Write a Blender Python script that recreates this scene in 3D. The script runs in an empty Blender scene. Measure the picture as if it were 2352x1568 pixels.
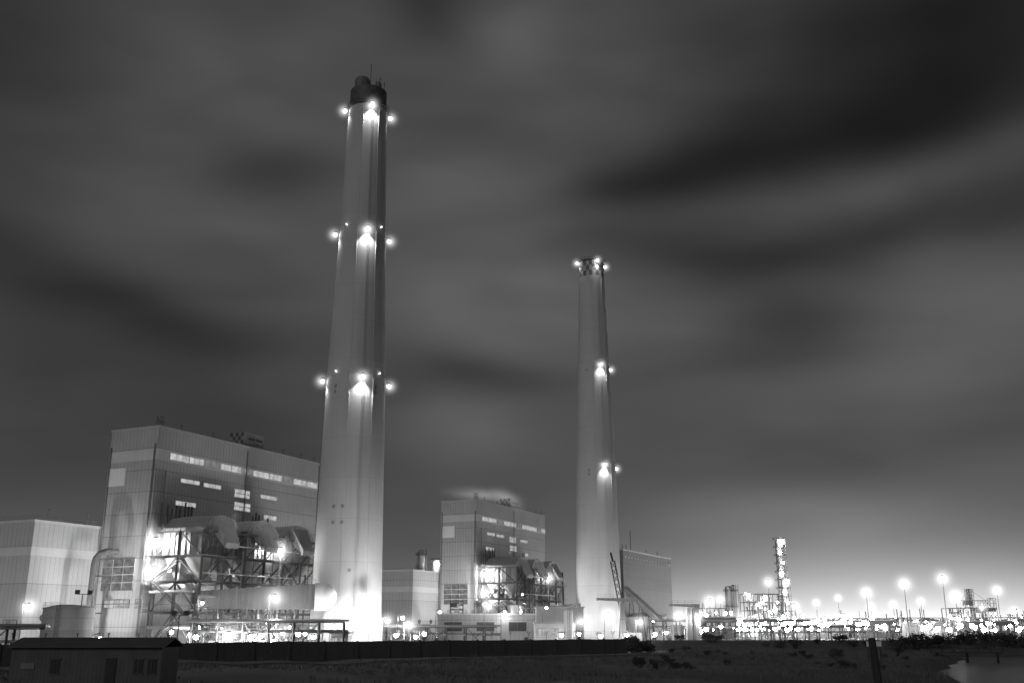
import bpy, math, random
from mathutils import Vector, Matrix
random.seed(7)
sc=bpy.context.scene
COL=sc.collection
TH=math.radians(15.92); CT,ST=math.cos(TH),math.sin(TH); CAMH=5.0
# ---- projection helpers: image pixel coordinates turned into world positions at an assumed distance
def ray(px,py):
    u=(px-1176)/2300; v=(784-py)/2300
    d=CT-ST*v
    return u/d,(ST+CT*v)/d
def at(px,py,Y):
    k,m=ray(px,py); return (k*Y,Y,CAMH+m*Y)
def angles(px,py):
    k,m=ray(px,py); v=Vector((k,1,m)).normalized()
    return math.atan2(v.x,v.y),math.asin(v.z)
# ---------------------------------------------------------------- materials
MATS={}
def newmat(name):
    m=bpy.data.materials.new(name); m.use_nodes=True
    nt=m.node_tree; nt.nodes.clear(); return m,nt
class N:
    def __init__(s,nt): s.nt=nt
    def node(s,t,**k):
        n=s.nt.nodes.new(t)
        for a,b in k.items(): setattr(n,a,b)
        return n
    def link(s,a,b): s.nt.links.new(a,b)
    def inp(s,i,v):
        if hasattr(v,'is_output') or isinstance(v,bpy.types.NodeSocket): s.link(v,i)
        else: i.default_value=v
    def math(s,op,a,b=0.0,c=0.0,clamp=False):
        n=s.node('ShaderNodeMath',operation=op,use_clamp=clamp)
        s.inp(n.inputs[0],a); s.inp(n.inputs[1],b)
        if len(n.inputs)>2: s.inp(n.inputs[2],c)
        return n.outputs[0]
    def vm(s,op,a,b):
        n=s.node('ShaderNodeVectorMath',operation=op)
        s.inp(n.inputs[0],a); s.inp(n.inputs[1],b)
        return n.outputs['Value'] if op=='DOT_PRODUCT' else n.outputs['Vector']
    def noise(s,vec,scale,detail=4,rough=.55,dist=0):
        n=s.node('ShaderNodeTexNoise'); s.inp(n.inputs['Vector'],vec)
        n.inputs['Scale'].default_value=scale; n.inputs['Detail'].default_value=detail
        n.inputs['Roughness'].default_value=rough; n.inputs['Distortion'].default_value=dist
        return n
def g(v): return (v,v,v,1)
def mat_surface(name,val,rough=.8,var=.35,scale=.4,streak=True,lines=(0,0,0),metal=0,bump=.15,angular=0,linedark=.55):
    """weathered grey surface; lines=(vertical spacing, horizontal spacing, line width m)"""
    if name in MATS: return MATS[name]
    m,nt=newmat(name); n=N(nt)
    out=n.node('ShaderNodeOutputMaterial'); b=n.node('ShaderNodeBsdfPrincipled')
    n.link(b.outputs[0],out.inputs[0])
    tc=n.node('ShaderNodeTexCoord').outputs['Object']
    n1=n.noise(tc,scale,6,.6).outputs['Fac']
    n2=n.noise(tc,scale*9,3,.6).outputs['Fac']
    f=n.math('MULTIPLY_ADD',n.math('SUBTRACT',n1,.5),var*2,1.0)
    f=n.math('MULTIPLY_ADD',n.math('SUBTRACT',n2,.5),var*.7,f)
    if streak:
        mp=n.node('ShaderNodeMapping'); mp.inputs['Scale'].default_value=(1,1,.06)
        n.link(tc,mp.inputs[0])
        n3=n.noise(mp.outputs[0],1.3,4,.6).outputs['Fac']
        f=n.math('MULTIPLY_ADD',n.math('SUBTRACT',n3,.5),var*1.3,f)
    sv,sh,w=lines
    if sv or sh:
        sp=n.node('ShaderNodeSeparateXYZ'); n.link(tc,sp.inputs[0])
        if sv:
            if angular:
                a=n.math('ARCTAN2',sp.outputs[1],sp.outputs[0])
                t=n.math('FRACT',n.math('MULTIPLY',a,angular/(2*math.pi)))
                msk=n.math('LESS_THAN',t,w*.35)
            else:
                t=n.math('FRACT',n.math('DIVIDE',n.math('ADD',sp.outputs[0],sp.outputs[1]),sv))
                msk=n.math('LESS_THAN',t,w/sv)
            f=n.math('MULTIPLY',f,n.math('MULTIPLY_ADD',msk,-(1-linedark)*.6,1))
        if sh:
            zz=n.math('DIVIDE',sp.outputs[2],sh)
            t=n.math('FRACT',zz)
            msk=n.math('LESS_THAN',t,w/sh)
            f=n.math('MULTIPLY',f,n.math('MULTIPLY_ADD',msk,-(1-linedark),1))
            wn=n.node('ShaderNodeTexWhiteNoise',noise_dimensions='1D'); n.link(n.math('FLOOR',zz),wn.inputs['W'])
            f=n.math('MULTIPLY',f,n.math('MULTIPLY_ADD',wn.outputs['Value'],.14 if not angular else .05,.93))
    f=n.math('MAXIMUM',n.math('MULTIPLY',f,val),.004)
    cb=n.node('ShaderNodeCombineColor')
    for i in range(3): n.link(f,cb.inputs[i])
    n.link(cb.outputs[0],b.inputs['Base Color'])
    b.inputs['Roughness'].default_value=rough; b.inputs['Metallic'].default_value=metal
    if bump:
        bp=n.node('ShaderNodeBump'); bp.inputs['Strength'].default_value=bump; bp.inputs['Distance'].default_value=.1
        n.link(n2,bp.inputs['Height']); n.link(bp.outputs[0],b.inputs['Normal'])
    MATS[name]=m; return m
def mat_emit(name,st,vary=0,scale=.6):
    if name in MATS: return MATS[name]
    m,nt=newmat(name); n=N(nt)
    out=n.node('ShaderNodeOutputMaterial'); e=n.node('ShaderNodeEmission'); n.link(e.outputs[0],out.inputs[0])
    e.inputs[0].default_value=g(1)
    if vary:
        tc=n.node('ShaderNodeTexCoord').outputs['Object']
        x=n.noise(tc,scale,3,.6).outputs['Fac']
        s_=n.math('MAXIMUM',n.math('MULTIPLY_ADD',n.math('SUBTRACT',x,.5),st*vary*4,st),.08)
        n.link(s_,e.inputs[1])
    else: e.inputs[1].default_value=st
    MATS[name]=m; return m
def mat_halo(name,S,R,p=4):
    """painted halo round a lamp, no scattering air: self-glowing volume thinning out with distance from the lamp"""
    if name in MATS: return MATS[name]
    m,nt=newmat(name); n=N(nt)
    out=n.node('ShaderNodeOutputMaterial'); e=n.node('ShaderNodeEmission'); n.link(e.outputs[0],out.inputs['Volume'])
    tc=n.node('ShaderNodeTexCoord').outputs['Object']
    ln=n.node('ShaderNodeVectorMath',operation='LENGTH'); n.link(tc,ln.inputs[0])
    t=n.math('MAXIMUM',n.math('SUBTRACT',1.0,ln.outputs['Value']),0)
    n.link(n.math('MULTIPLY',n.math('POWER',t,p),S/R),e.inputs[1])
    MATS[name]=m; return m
M_conc=mat_surface('chimney_concrete',.45,.95,.10,.1,True,(1,10,.12),0,.05,44,.84)
M_conc_d=mat_surface('rib_metal',.22,.7,.25,.3)
M_dark=mat_surface('dark_steel',.06,.6,.3,.5)
M_white=mat_surface('white_paint',.7,.6,.12,.4)
M_black=mat_surface('black_paint',.06,.6,.12,.4)
M_grey=mat_surface('grey_paint',.12,.6,.2,.4)
M_wallA=mat_surface('cladding_sheet',.36,.65,.22,.12,True,(1.1,5,.15),0,.1)
M_wallB=mat_surface('hall_cladding',.38,.65,.18,.12,True,(1.3,7,.14),0,.1)
M_band=mat_surface('pale_band',.5,.6,.15,.3)
M_wallD=mat_surface('dark_cladding',.14,.7,.2,.1,True,(2,6,.15),0,.1)
M_steel=mat_surface('structural_steel',.16,.55,.3,.5)
M_steel_d=mat_surface('dark_grey_steel',.09,.6,.3,.5)  # deeper grey than the structural steel
M_steel_l=mat_surface('galvanised_sheet',.36,.45,.35,.25,True,(.9,0,.12),.3,.1)
M_grate=mat_surface('platform_grating',.12,.7,.3,1)
M_pipe=mat_surface('lagged_pipe',.42,.4,.3,.6,False,(0,0,0),.4)
M_cwall=mat_surface('boundary_concrete',.065,.9,.4,.3,True,(3,0,.08))
M_shed=mat_surface('shed_boards',.085,.85,.45,.6,True,(.35,0,.05))
M_shroof=mat_surface('shed_roof_sheet',.06,.8,.5,.6,False,(.5,0,.06))
M_tank=mat_surface('tank_steel',.42,.6,.3,.35,True,(0,2.2,.08))
M_wood=mat_surface('weathered_wood',.03,.9,.4,1.2)
M_grass=mat_surface('dry_grass',.10,.95,.5,.6,False,(0,0,0),0,0)
M_leaf=mat_surface('leaves',.05,.9,.5,.8,False,(0,0,0),0,0)
M_path=mat_surface('dirt_track',.15,.95,.35,.3,False)
M_yard=mat_surface('yard_concrete',.28,.9,.3,.1,False)
E_lamp=mat_emit('lamp_glass',420); E_lampS=mat_emit('lamp_glass_small',230); E_far=mat_emit('lamp_glass_distant',95)
E_win=mat_emit('lit_window',.46,.5,.5); E_winD=mat_emit('dim_window',.17,.5,.6); E_chim=mat_emit('chimney_lamp_glass',14)
E_dot=mat_emit('marker_lamp',6)
# ---------------------------------------------------------------- mesh builder
class B:
    def __init__(s): s.v=[]; s.f=[]; s.mi=[]; s.cur=0
    def add(s,vs,fs):
        o=len(s.v); s.v+= [tuple(p) for p in vs]; s.f+=[tuple(o+i for i in f) for f in fs]; s.mi+=[s.cur]*len(fs); return s
    def box(s,x0,x1,y0,y1,z0,z1):
        return s.add([(x0,y0,z0),(x1,y0,z0),(x1,y1,z0),(x0,y1,z0),(x0,y0,z1),(x1,y0,z1),(x1,y1,z1),(x0,y1,z1)],
          [(0,3,2,1),(4,5,6,7),(0,1,5,4),(1,2,6,5),(2,3,7,6),(3,0,4,7)])
    def prism(s,base,top):
        n=len(base); return s.add(list(base)+list(top),[tuple(range(n))[::-1],tuple(range(n,2*n))]+[(i,(i+1)%n,n+(i+1)%n,n+i) for i in range(n)])
    def tube(s,p,q,r0,r1=None,n=10,caps=True):
        r1=r0 if r1 is None else r1
        p=Vector(p);q=Vector(q); d=(q-p).normalized()
        a=d.orthogonal().normalized() if abs(d.z)<.999 else Vector((1,0,0)); b=d.cross(a)
        c0=[p+(a*math.cos(t)+b*math.sin(t))*r0 for t in [2*math.pi*i/n for i in range(n)]]
        c1=[q+(a*math.cos(t)+b*math.sin(t))*r1 for t in [2*math.pi*i/n for i in range(n)]]
        fs=[(i,(i+1)%n,n+(i+1)%n,n+i) for i in range(n)]
        if caps: fs+=[tuple(range(n))[::-1],tuple(range(n,2*n))]
        return s.add(c0+c1,fs)
    def beam(s,p,q,w=.3): return s.tube(p,q,w*.7,None,4)
    def path(s,pts,r,n=8):
        for a,b in zip(pts,pts[1:]): s.tube(a,b,r,None,n)
        return s
    def ball(s,c,r,n=8,m=5,zs=1,zmin=-1):
        vs=[];fs=[]
        for j in range(m+1):
            ph=-math.pi/2+math.pi*j/m
            for i in range(n):
                t=2*math.pi*i/n
                z=max(math.sin(ph),zmin)
                vs.append((c[0]+r*math.cos(ph)*math.cos(t),c[1]+r*math.cos(ph)*math.sin(t),c[2]+r*zs*z))
        for j in range(m):
            for i in range(n): fs.append((j*n+i,j*n+(i+1)%n,(j+1)*n+(i+1)%n,(j+1)*n+i))
        return s.add(vs,fs)
    def lathe(s,prof,n=32,c=(0,0)):
        vs=[(c[0]+r*math.cos(2*math.pi*i/n),c[1]+r*math.sin(2*math.pi*i/n),z) for r,z in prof for i in range(n)]
        fs=[(j*n+i,j*n+(i+1)%n,(j+1)*n+(i+1)%n,(j+1)*n+i) for j in range(len(prof)-1) for i in range(n)]
        fs+=[tuple(range(n))[::-1],tuple(range((len(prof)-1)*n,len(prof)*n))]
        return s.add(vs,fs)
    def rail(s,pts,h=1.1,w=.05,step=2.5):
        for a,b in zip(pts,pts[1:]):
            a=Vector(a);b=Vector(b);L=(b-a).length;k=max(1,int(L/step))
            for i in range(k+1):
                p=a.lerp(b,i/k); s.beam(p,p+Vector((0,0,h)),w)
            for hh in (h,h*.5): s.beam(a+Vector((0,0,hh)),b+Vector((0,0,hh)),w)
        return s
    def lattice(s,x0,x1,y0,y1,z0,z1,lv,w=.2):
        cs=[(x0,y0),(x1,y0),(x1,y1),(x0,y1)]
        for c in cs: s.beam((*c,z0),(*c,z1),w)
        for k in range(lv):
            za=z0+(z1-z0)*k/lv; zb=z0+(z1-z0)*(k+1)/lv
            for i in range(4):
                a=cs[i];b=cs[(i+1)%4]
                s.beam((*a,zb),(*b,zb),w*.8)
                s.beam((*a,za),(*b,zb),w*.6) if k%2 else s.beam((*b,za),(*a,zb),w*.6)
        return s
    def mesh(s,name,mats,smooth=False):
        me=bpy.data.meshes.new(name); me.from_pydata(s.v,[],s.f)
        if not isinstance(mats,(list,tuple)): mats=[mats]
        for m in mats: me.materials.append(m)
        for p,i in zip(me.polygons,s.mi): p.material_index=i
        if smooth:
            me.shade_smooth()
            try: me.set_sharp_from_angle(angle=math.radians(35))
            except Exception: pass
        me.update(); return me
def obj(name,me,parent=None,loc=(0,0,0),rot=0,label=None,category=None,group=None,kind=None):
    o=bpy.data.objects.new(name,me); COL.objects.link(o)
    o.location=loc; o.rotation_euler=(0,0,rot)
    if parent: o.parent=parent
    for k,v in (('label',label),('category',category),('group',group),('kind',kind)):
        if v: o[k]=v
    return o
def thing(name,label,category,loc=(0,0,0),rot=0,group=None):
    return obj(name,None,None,loc,rot,label,category,group)
def part(T,name,b,mats,smooth=False,label=None,parent=None):
    return obj(name,b.mesh(name,mats,smooth),parent or T,label=label)
A=Vector((.43,.903)).normalized(); ROT=math.atan2(A.y,A.x)
UNIT=B().ball((0,0,0),1,16,10).mesh('volume_ball',[])
HALOS={}
def halo(parent,p,R,S=2.2,pw=4):
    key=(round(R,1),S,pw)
    if key not in HALOS:
        me=UNIT.copy(); me.name='painted_halo'; me.materials.clear(); me.materials.append(mat_halo('lamp_halo_%g_%g_%g'%key,S,R,pw)); HALOS[key]=me
    o=obj('painted_halo',HALOS[key],parent,p); o.scale=(R,R,R); return o  # self-glowing ball added round a lamp as a painted halo
def spot(parent,p,aim,power,ang,blend=.35,r=.3):
    l=bpy.data.lights.new('floodlight_beam','SPOT'); l.energy=power; l.spot_size=math.radians(ang); l.spot_blend=blend; l.shadow_soft_size=r
    o=bpy.data.objects.new('floodlight_beam',l); COL.objects.link(o); o.parent=parent; o.location=p
    o.rotation_euler=(Vector(aim)-Vector(p)).to_track_quat('-Z','Y').to_euler(); return o
# ---------------------------------------------------------------- world
def build_world():
    w=bpy.data.worlds.new("World"); sc.world=w; w.use_nodes=True
    nt=w.node_tree; nt.nodes.clear(); n=N(nt)
    out=n.node('ShaderNodeOutputWorld'); bg=n.node('ShaderNodeBackground'); n.link(bg.outputs[0],out.inputs[0])
    tc=n.node('ShaderNodeTexCoord').outputs['Generated']
    sp=n.node('ShaderNodeSeparateXYZ'); n.link(tc,sp.inputs[0])
    az=n.math('ARCTAN2',sp.outputs[0],sp.outputs[1]); el=n.math('ARCSINE',sp.outputs[2])
    cb=n.node('ShaderNodeCombineXYZ'); n.link(az,cb.inputs[0]); n.link(el,cb.inputs[1])
    pos=cb.outputs[0]
    mp=n.node('ShaderNodeMapping'); mp.inputs['Scale'].default_value=(2.0,4.8,1); mp.inputs['Rotation'].default_value=(0,0,.1); n.link(pos,mp.inputs[0])
    st=n.noise(mp.outputs[0],2.0,2.2,.4,.4)
    mp2=n.node('ShaderNodeMapping'); mp2.inputs['Scale'].default_value=(1.8,7,1); mp2.inputs['Rotation'].default_value=(0,0,-.12); mp2.inputs['Location'].default_value=(3.1,1.7,0); n.link(pos,mp2.inputs[0])
    st2=n.noise(mp2.outputs[0],2.2,2,.4,.3)
    wp=n.noise(mp.outputs[0],1.3,2,.4)
    off=n.vm('MULTIPLY',n.vm('SUBTRACT',wp.outputs['Color'],(.5,.5,.5)),(.22,.08,0))
    pw=n.vm('ADD',pos,off)
    acc=n.math('MULTIPLY_ADD',n.math('EXPONENT',n.math('MULTIPLY',n.math('MAXIMUM',el,0),-9)),.028,.057)
    # (px,py) in image pixels, half widths, tilt, amount: + adds pale cloud, - thins it multiplicatively
    blobs=[(1150,690,330,130,0,.066),(1350,90,270,130,.0,.044),(600,220,400,150,-.1,.030),(1980,880,430,110,.0,.036),(2250,640,220,110,.1,.030),
     (1920,430,240,60,.15,.050),(1000,990,170,110,0,.034),(1100,420,260,90,0,.036),(1850,1170,260,36,0,.06),(330,480,280,90,-.2,.018),(600,870,160,60,-.2,.022),(2330,240,110,90,.0,.026),(1900,1020,300,60,0,.012),
     (2150,40,450,230,0,-.78),(1950,290,560,80,.1,-.62),(1700,570,480,60,.0,-.52),(1480,420,220,60,.2,-.45),(1000,10,130,80,0,-.5),
     (150,660,420,85,-.3,-.36),(420,760,330,70,-.1,-.3),(440,540,140,50,0,-.2),(0,60,300,240,0,-.45),(660,385,130,50,.1,-.35),(1060,840,200,50,-.1,-.4),
     (250,980,360,130,0,-.28),(1750,750,140,60,0,-.3),(2350,450,180,70,0,-.3),(2150,1010,200,40,0,-.12)]
    for px,py,sx,sy,r,amp in blobs:
        a,e=angles(px,py); sx/=2300; sy/=2300
        d=n.vm('SUBTRACT',pw,(a,e,0))
        c,s_=math.cos(r),math.sin(r)
        x=n.vm('DOT_PRODUCT',d,(c/sx,s_/sx,0)); y=n.vm('DOT_PRODUCT',d,(-s_/sy,c/sy,0))
        q=n.math('MULTIPLY_ADD',x,x,n.math('MULTIPLY',y,y))
        ex=n.math('EXPONENT',n.math('MULTIPLY',q,-.75))
        if amp>0: acc=n.math('MULTIPLY_ADD',ex,amp,acc)
        else: acc=n.math('MULTIPLY',acc,n.math('MULTIPLY_ADD',ex,amp,1.0))
    acc=n.math('MULTIPLY',acc,n.math('MULTIPLY_ADD',n.math('SUBTRACT',st.outputs['Fac'],.5),1.0,.96))
    acc=n.math('MULTIPLY',acc,n.math('MULTIPLY_ADD',n.math('SUBTRACT',st2.outputs['Fac'],.5),.55,1.0))
    # town glow over the refinery, and a weaker one over the plant
    for p0,wd_,h_,am in ((2080,.25,-.036,1.25),(1350,.30,-.045,.13),(400,.3,-.05,.03)):
        a0=angles(p0,1400)[0]
        x=n.math('DIVIDE',n.math('SUBTRACT',az,a0),wd_)
        gl=n.math('EXPONENT',n.math('MULTIPLY',n.math('MULTIPLY',x,x),-1))
        ge=n.math('EXPONENT',n.math('DIVIDE',n.math('MAXIMUM',el,0),h_))
        acc=n.math('MULTIPLY_ADD',n.math('MULTIPLY',gl,ge),am,acc)
    acc=n.math('MAXIMUM',acc,.006)
    cc=n.node('ShaderNodeCombineColor')
    for i in range(3): n.link(acc,cc.inputs[i])
    n.link(cc.outputs[0],bg.inputs[0]); bg.inputs[1].default_value=1
build_world()
# weak low sun, very soft, added as fill; no such source in the place
sd=bpy.data.lights.new('fill_sun','SUN'); sd.energy=.5; sd.angle=math.radians(25)
so=bpy.data.objects.new('fill_sun',sd); COL.objects.link(so)
so.rotation_euler=Vector((.5,1,-.40)).to_track_quat('-Z','Y').to_euler()
# ---------------------------------------------------------------- ground
def bankX(y):
    pts=[(60,30),(100,44),(118,52),(144,60),(185,80),(228,101),(236,118),(250,300)]
    for (y0,x0),(y1,x1) in zip(pts,pts[1:]):
        if y<=y1: return x0+(x1-x0)*(y-y0)/(y1-y0)
    return 1e9
def gh(x,y):
    z=.35*math.sin(x*.11+1.3)*math.sin(y*.09)+.15*math.sin(x*.37+y*.21)
    if y>260: z=0
    z*=max(0,min(1,(260-y)/40)) if y>220 else 1
    if x>15 and 215<y<330: z+=2.0*math.exp(-((y-258)/16)**2)*min(1,(x-15)/20)
    if y<250:
        d=x-bankX(y)+.6*math.sin(y*.3)
        if d>-4: z=z*.5-min(3.4,(d+4)*.5)
    if y>170 and x<23: z*=.2
    return z
def frange(a,b,s):
    r=[];
    while a<b-1e-6: r.append(a); a+=s
    return r
xs=[-6000,-2500,-1000,-400,-200]+frange(-140,160,1.6)+[160,200,260,400,700,1200,2500,6000]
ys=[-300,-50,20,50]+frange(70,270,1.6)+[270,280,300,350,450,700,1200,2500,7000]
vs=[(x,y,gh(x,y)) for y in ys for x in xs]
nx=len(xs); fs=[(j*nx+i,j*nx+i+1,(j+1)*nx+i+1,(j+1)*nx+i) for j in range(len(ys)-1) for i in range(nx-1)]
gb=B().add(vs,fs)
M_ground=mat_surface('scrub_ground',.07,.95,.55,.15,False,(0,0,0),0,.6)
obj('ground',gb.mesh('ground',M_ground,True),kind='structure')
yb=B(); yb.add([(-260,236-30,.006),(30,214,.006),(60,285,.006),(400,285,.006),(1500,1600,.006),(-400,1600,.006)],[(0,1,2,3,4,5)])
obj('yard_pavement',yb.mesh('yard_pavement',M_yard),kind='structure')
# water
m,nt=newmat('river_water'); n=N(nt)
out=n.node('ShaderNodeOutputMaterial'); b=n.node('ShaderNodeBsdfPrincipled'); n.link(b.outputs[0],out.inputs[0])
b.inputs['Base Color'].default_value=g(.05); b.inputs['Roughness'].default_value=.42; b.inputs['Metallic'].default_value=0
b.inputs['IOR'].default_value=1.6
tc=n.node('ShaderNodeTexCoord').outputs['Object']; mp=n.node('ShaderNodeMapping'); mp.inputs['Scale'].default_value=(.25,1,1); n.link(tc,mp.inputs[0])
w1=n.noise(mp.outputs[0],.8,3,.5); bp=n.node('ShaderNodeBump'); bp.inputs['Strength'].default_value=.04; bp.inputs['Distance'].default_value=.1
n.link(w1.outputs['Fac'],bp.inputs['Height']); n.link(bp.outputs[0],b.inputs['Normal'])
wb=B().add([(20,40,-1.0),(500,40,-1.0),(500,256,-1.0),(20,256,-1.0)],[(0,1,2,3)])
obj('river_water',wb.mesh('river_water',m),kind='structure')
# dirt track along the wall
WL=Vector((-120,104)); WR=Vector((23,209)); wd=(WR-WL).normalized(); wn=Vector((wd.y,-wd.x))
pb=B(); L=(WR-WL).length; k=60; pv=[]
for i in range(k+1):
    p=WL+wd*(L*i/k)
    for o_ in (3.0,10.5+1.2*math.sin(i*.7)):
        q=p+wn*o_; pv.append((q.x,q.y,gh(q.x,q.y)+.12))
pb.add(pv,[(2*i,2*i+1,2*i+3,2*i+2) for i in range(k)])
obj('dirt_path',pb.mesh('dirt_path',M_path,True),kind='structure')
# ---------------------------------------------------------------- boundary wall + barbed wire
wa=math.atan2(wd.y,wd.x)
T=thing('boundary_wall','long dark concrete boundary wall in front of the power station','wall',(WL.x,WL.y,0),wa)
b=B(); s=0
while s<L:
    e=min(s+6,L); h=2.8+random.uniform(-.05,.05); b.box(s,e-.04,-.12,.12,-1,h); s=e
part(T,'wall_panel',b,M_cwall)
b=B(); s=3
while s<L: b.box(s-.2,s+.2,-.25,-.125,-1,2.95); s+=6
part(T,'pilaster',b,M_cwall)
F=thing('barbed_wire_fence','barbed wire on forked brackets along the wall top','fence',(WL.x,WL.y,2.7),wa)
s=1.5
me=B().beam((0,0,0),(0,0,1.0),.09).beam((0,0,1.0),(0,-.5,1.6),.08).beam((0,0,1.0),(0,.5,1.6),.08).mesh('fork_bracket',M_steel)
while s<L: obj('fork_bracket',me,F,(s,0,0)); s+=4.2
for o_,z in ((-.45,1.55),(.45,1.55),(-.25,1.3),(.25,1.3),(0,.9),(0,.5)): part(F,'wire',B().beam((0,o_,z),(L,o_,z),.02),M_steel)
# ---------------------------------------------------------------- chimneys
def chimney(x,y,label,first):
    kk=1.0 if first else 1.025
    def rad(z):
        pr=[(0,8.6*kk),(65,7.45*kk),(105,6.15*kk),(140,5.25),(150,5.1)]
        for (z0,r0),(z1,r1) in zip(pr,pr[1:]):
            if z<=z1: return r0+(r1-r0)*(z-z0)/(z1-z0)
        return 5.1
    T=thing('chimney',label,'chimney',(x,y,0),0,'tall power station chimneys')
    zc=142.6 if first else 143.0; zt=148.3 if first else 149.6; zl=141.6 if first else 149.0
    part(T,'shaft',B().lathe([(rad(z),z) for z in (0,20,40,65,85,105,122,zc)],128),M_conc,True)
    b=B(); n=24; nr=4 if first else 3; rows=[zc+(zt-zc)*q/nr for q in range(nr+1)]
    for j in range(nr):
        for i in range(n):
            b.cur=(i+j)%2
            t0,t1=2*math.pi*i/n,2*math.pi*(i+1)/n; r=rad(146)-(.15 if first else -.04)
            tm=[t0+(t1-t0)*q/4 for q in range(5)]
            for a,c in zip(tm,tm[1:]):
                b.add([(r*math.cos(a),r*math.sin(a),rows[j]),(r*math.cos(c),r*math.sin(c),rows[j]),(r*math.cos(c),r*math.sin(c),rows[j+1]),(r*math.cos(a),r*math.sin(a),rows[j+1])],[(0,1,2,3)])
    b.cur=1; b.lathe([(4.85,zt-.5),(4.85,zt-.1)],32)
    part(T,'chequered_crown',b,[mat_surface('dark_crown_paint',.085,.7,.2,.4) if first else mat_surface('faded_white',.36,.7,.2,.4),M_black if first else mat_surface('faded_dark',.12,.7,.2,.4)])  # near crown chequers in two dark greys, low contrast
    phi=math.radians(19.5)
    def pol(al,r,z): return (r*math.sin(al),-r*math.cos(al),z)
    for dd in (-23,23):
        b=B(); al=phi+math.radians(dd); zs=[2,65,105,140]
        for z0,z1 in zip(zs,zs[1:]): b.tube(pol(al,rad(z0)-.02,z0),pol(al,rad(z1)-.02,z1),.11,None,6)
        for zl_ in (65,105,zc-1.5):  # rib fins flare out under each lamp, shaped to bound its light patch
            b.prism([pol(al-.01,rad(zl_)-.05,zl_-9),pol(al+.01,rad(zl_)-.05,zl_-9),pol(al+.01,rad(zl_-9)+.1,zl_-9),pol(al-.01,rad(zl_-9)+.1,zl_-9)],
                    [pol(al-.01,rad(zl_)-.05,zl_),pol(al+.01,rad(zl_)-.05,zl_),pol(al+.01,rad(zl_)+.55,zl_),pol(al-.01,rad(zl_)+.55,zl_)])
        part(T,'cable_rib',b,M_conc)
    b=B()
    al=phi+.05
    for z0,z1 in ((2,65),(65,105),(105,140)):
        for q in (-.035,.035): b.tube(pol(al+q,rad(z0)+.2,z0),pol(al+q,rad(z1)+.2,z1),.04,None,4)
    z=3
    while z<139:
        b.beam(pol(al-.035,rad(z)+.2,z),pol(al+.035,rad(z)+.2,z),.04); z+=.9
    part(T,'ladder',b,M_conc)
    for z in (66,106.5): part(T,'ring_ledge',B().lathe([(rad(z)+.02,z-.06),(rad(z)+.1,z-.03),(rad(z)+.1,z+.05),(rad(z)+.02,z+.08)],96),M_conc)
    zp=zl+1.0 if first else zt
    b=B().lathe([(5.0,zp),(5.9,zp+.1),(5.9,zp+.25),(5.0,zp+.25)],48)
    b.rail([pol(2*math.pi*i/24,5.85,zp+.2) for i in range(25)],1.0,.05,2); part(T,'crown_platform',b,M_dark)
    for z in (65,105,zl):
        for kq in (0,1,2,3):
            if not first and kq==3 and z<120: continue
            al=phi+kq*math.pi/2; off=1.1; r=rad(z)+off
            p=pol(al,r,z)
            hb=B().beam(pol(al,rad(z)-.1,z+1.0),pol(al,r+.2,z+1.0),.15).tube((p[0],p[1],z+.4),(p[0],p[1],z+1.0),.8,.35,12)
            h=part(T,'floodlight',hb,M_dark)
            part(T,'lamp_glass',B().ball(p,.5,10,6),E_chim,parent=h)
            if kq!=2:
                halo(h,pol(al,r+.3,z),4.8,4.2,7)
                spot(h,pol(al,r-.1,z-.6),pol(al,rad(z-20)+.6,z-20),(5600 if kq==0 else 1700)*(1 if (first or z<120) else .35),112,.6,.5)
        if first:
            for kq in range(4):
                al=phi+kq*math.pi/2+math.radians(38); p=pol(al,rad(z)+.4,z+1.8)
                if z<120: part(T,'marker_lamp',B().ball(p,.16,6,4).beam(pol(al,rad(z),z+1.6),p,.08),E_dot)
    fl=((-1.0,2.0,2.15,152.6),(1.2,3.0,.9,151.2),(2.4,2.6,1.5,150.6),(-2.3,2.5,1.5,150.4)) if first else ((-1.0,2.0,2.0,151.0),(1.2,2.9,1.0,150.5))
    for al,r,rr,z1 in fl:
        c=pol(al,r,0); part(T,'flue_tip',B().lathe([(rr,zt-1.5),(rr,z1-1.2),(rr*.85,z1-.5),(rr*.35,z1)],20,(c[0],c[1])),M_grey,True)
    if first:
        for al,r,z1 in ((.35,2,156.5),(.9,4.4,151.8),(1.3,4.6,151.2),(-.3,4.4,150),(.6,4.4,150.6)):
            part(T,'antenna',B().beam(pol(al,r,146),pol(al,r,z1),.1).beam(pol(al,r-.3,z1-1),pol(al,r+.3,z1-1),.1),M_dark)
    fr=math.atan2(-x,y)
    for dz,aa in ((63,-42),(61.5,-42),(63,40),(61.5,40),(33,-30),(33,-14),(29.2,-30),(29.2,-14),(18,2)) if first else ((63,-20),(61.5,-20),(103,-26)):
        al=math.radians(aa)+fr; z=dz; r=rad(z); w_=.045
        b=B().prism([pol(al-w_,r-.1,z-.4),pol(al+w_,r-.1,z-.4),pol(al+w_,r+.1,z-.4),pol(al-w_,r+.1,z-.4)],
                    [pol(al-w_,r-.1,z+.4),pol(al+w_,r-.1,z+.4),pol(al+w_,r+.1,z+.4),pol(al-w_,r+.1,z+.4)])
        part(T,'vent_opening',b,M_conc_d)
    return T
chimney(-40.0,250,'tall pale tapered concrete chimney with dark chequered crown and floodlights',True)
chimney(32.8,390,'tall pale tapered concrete chimney with faded chequered crown',False)
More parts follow.
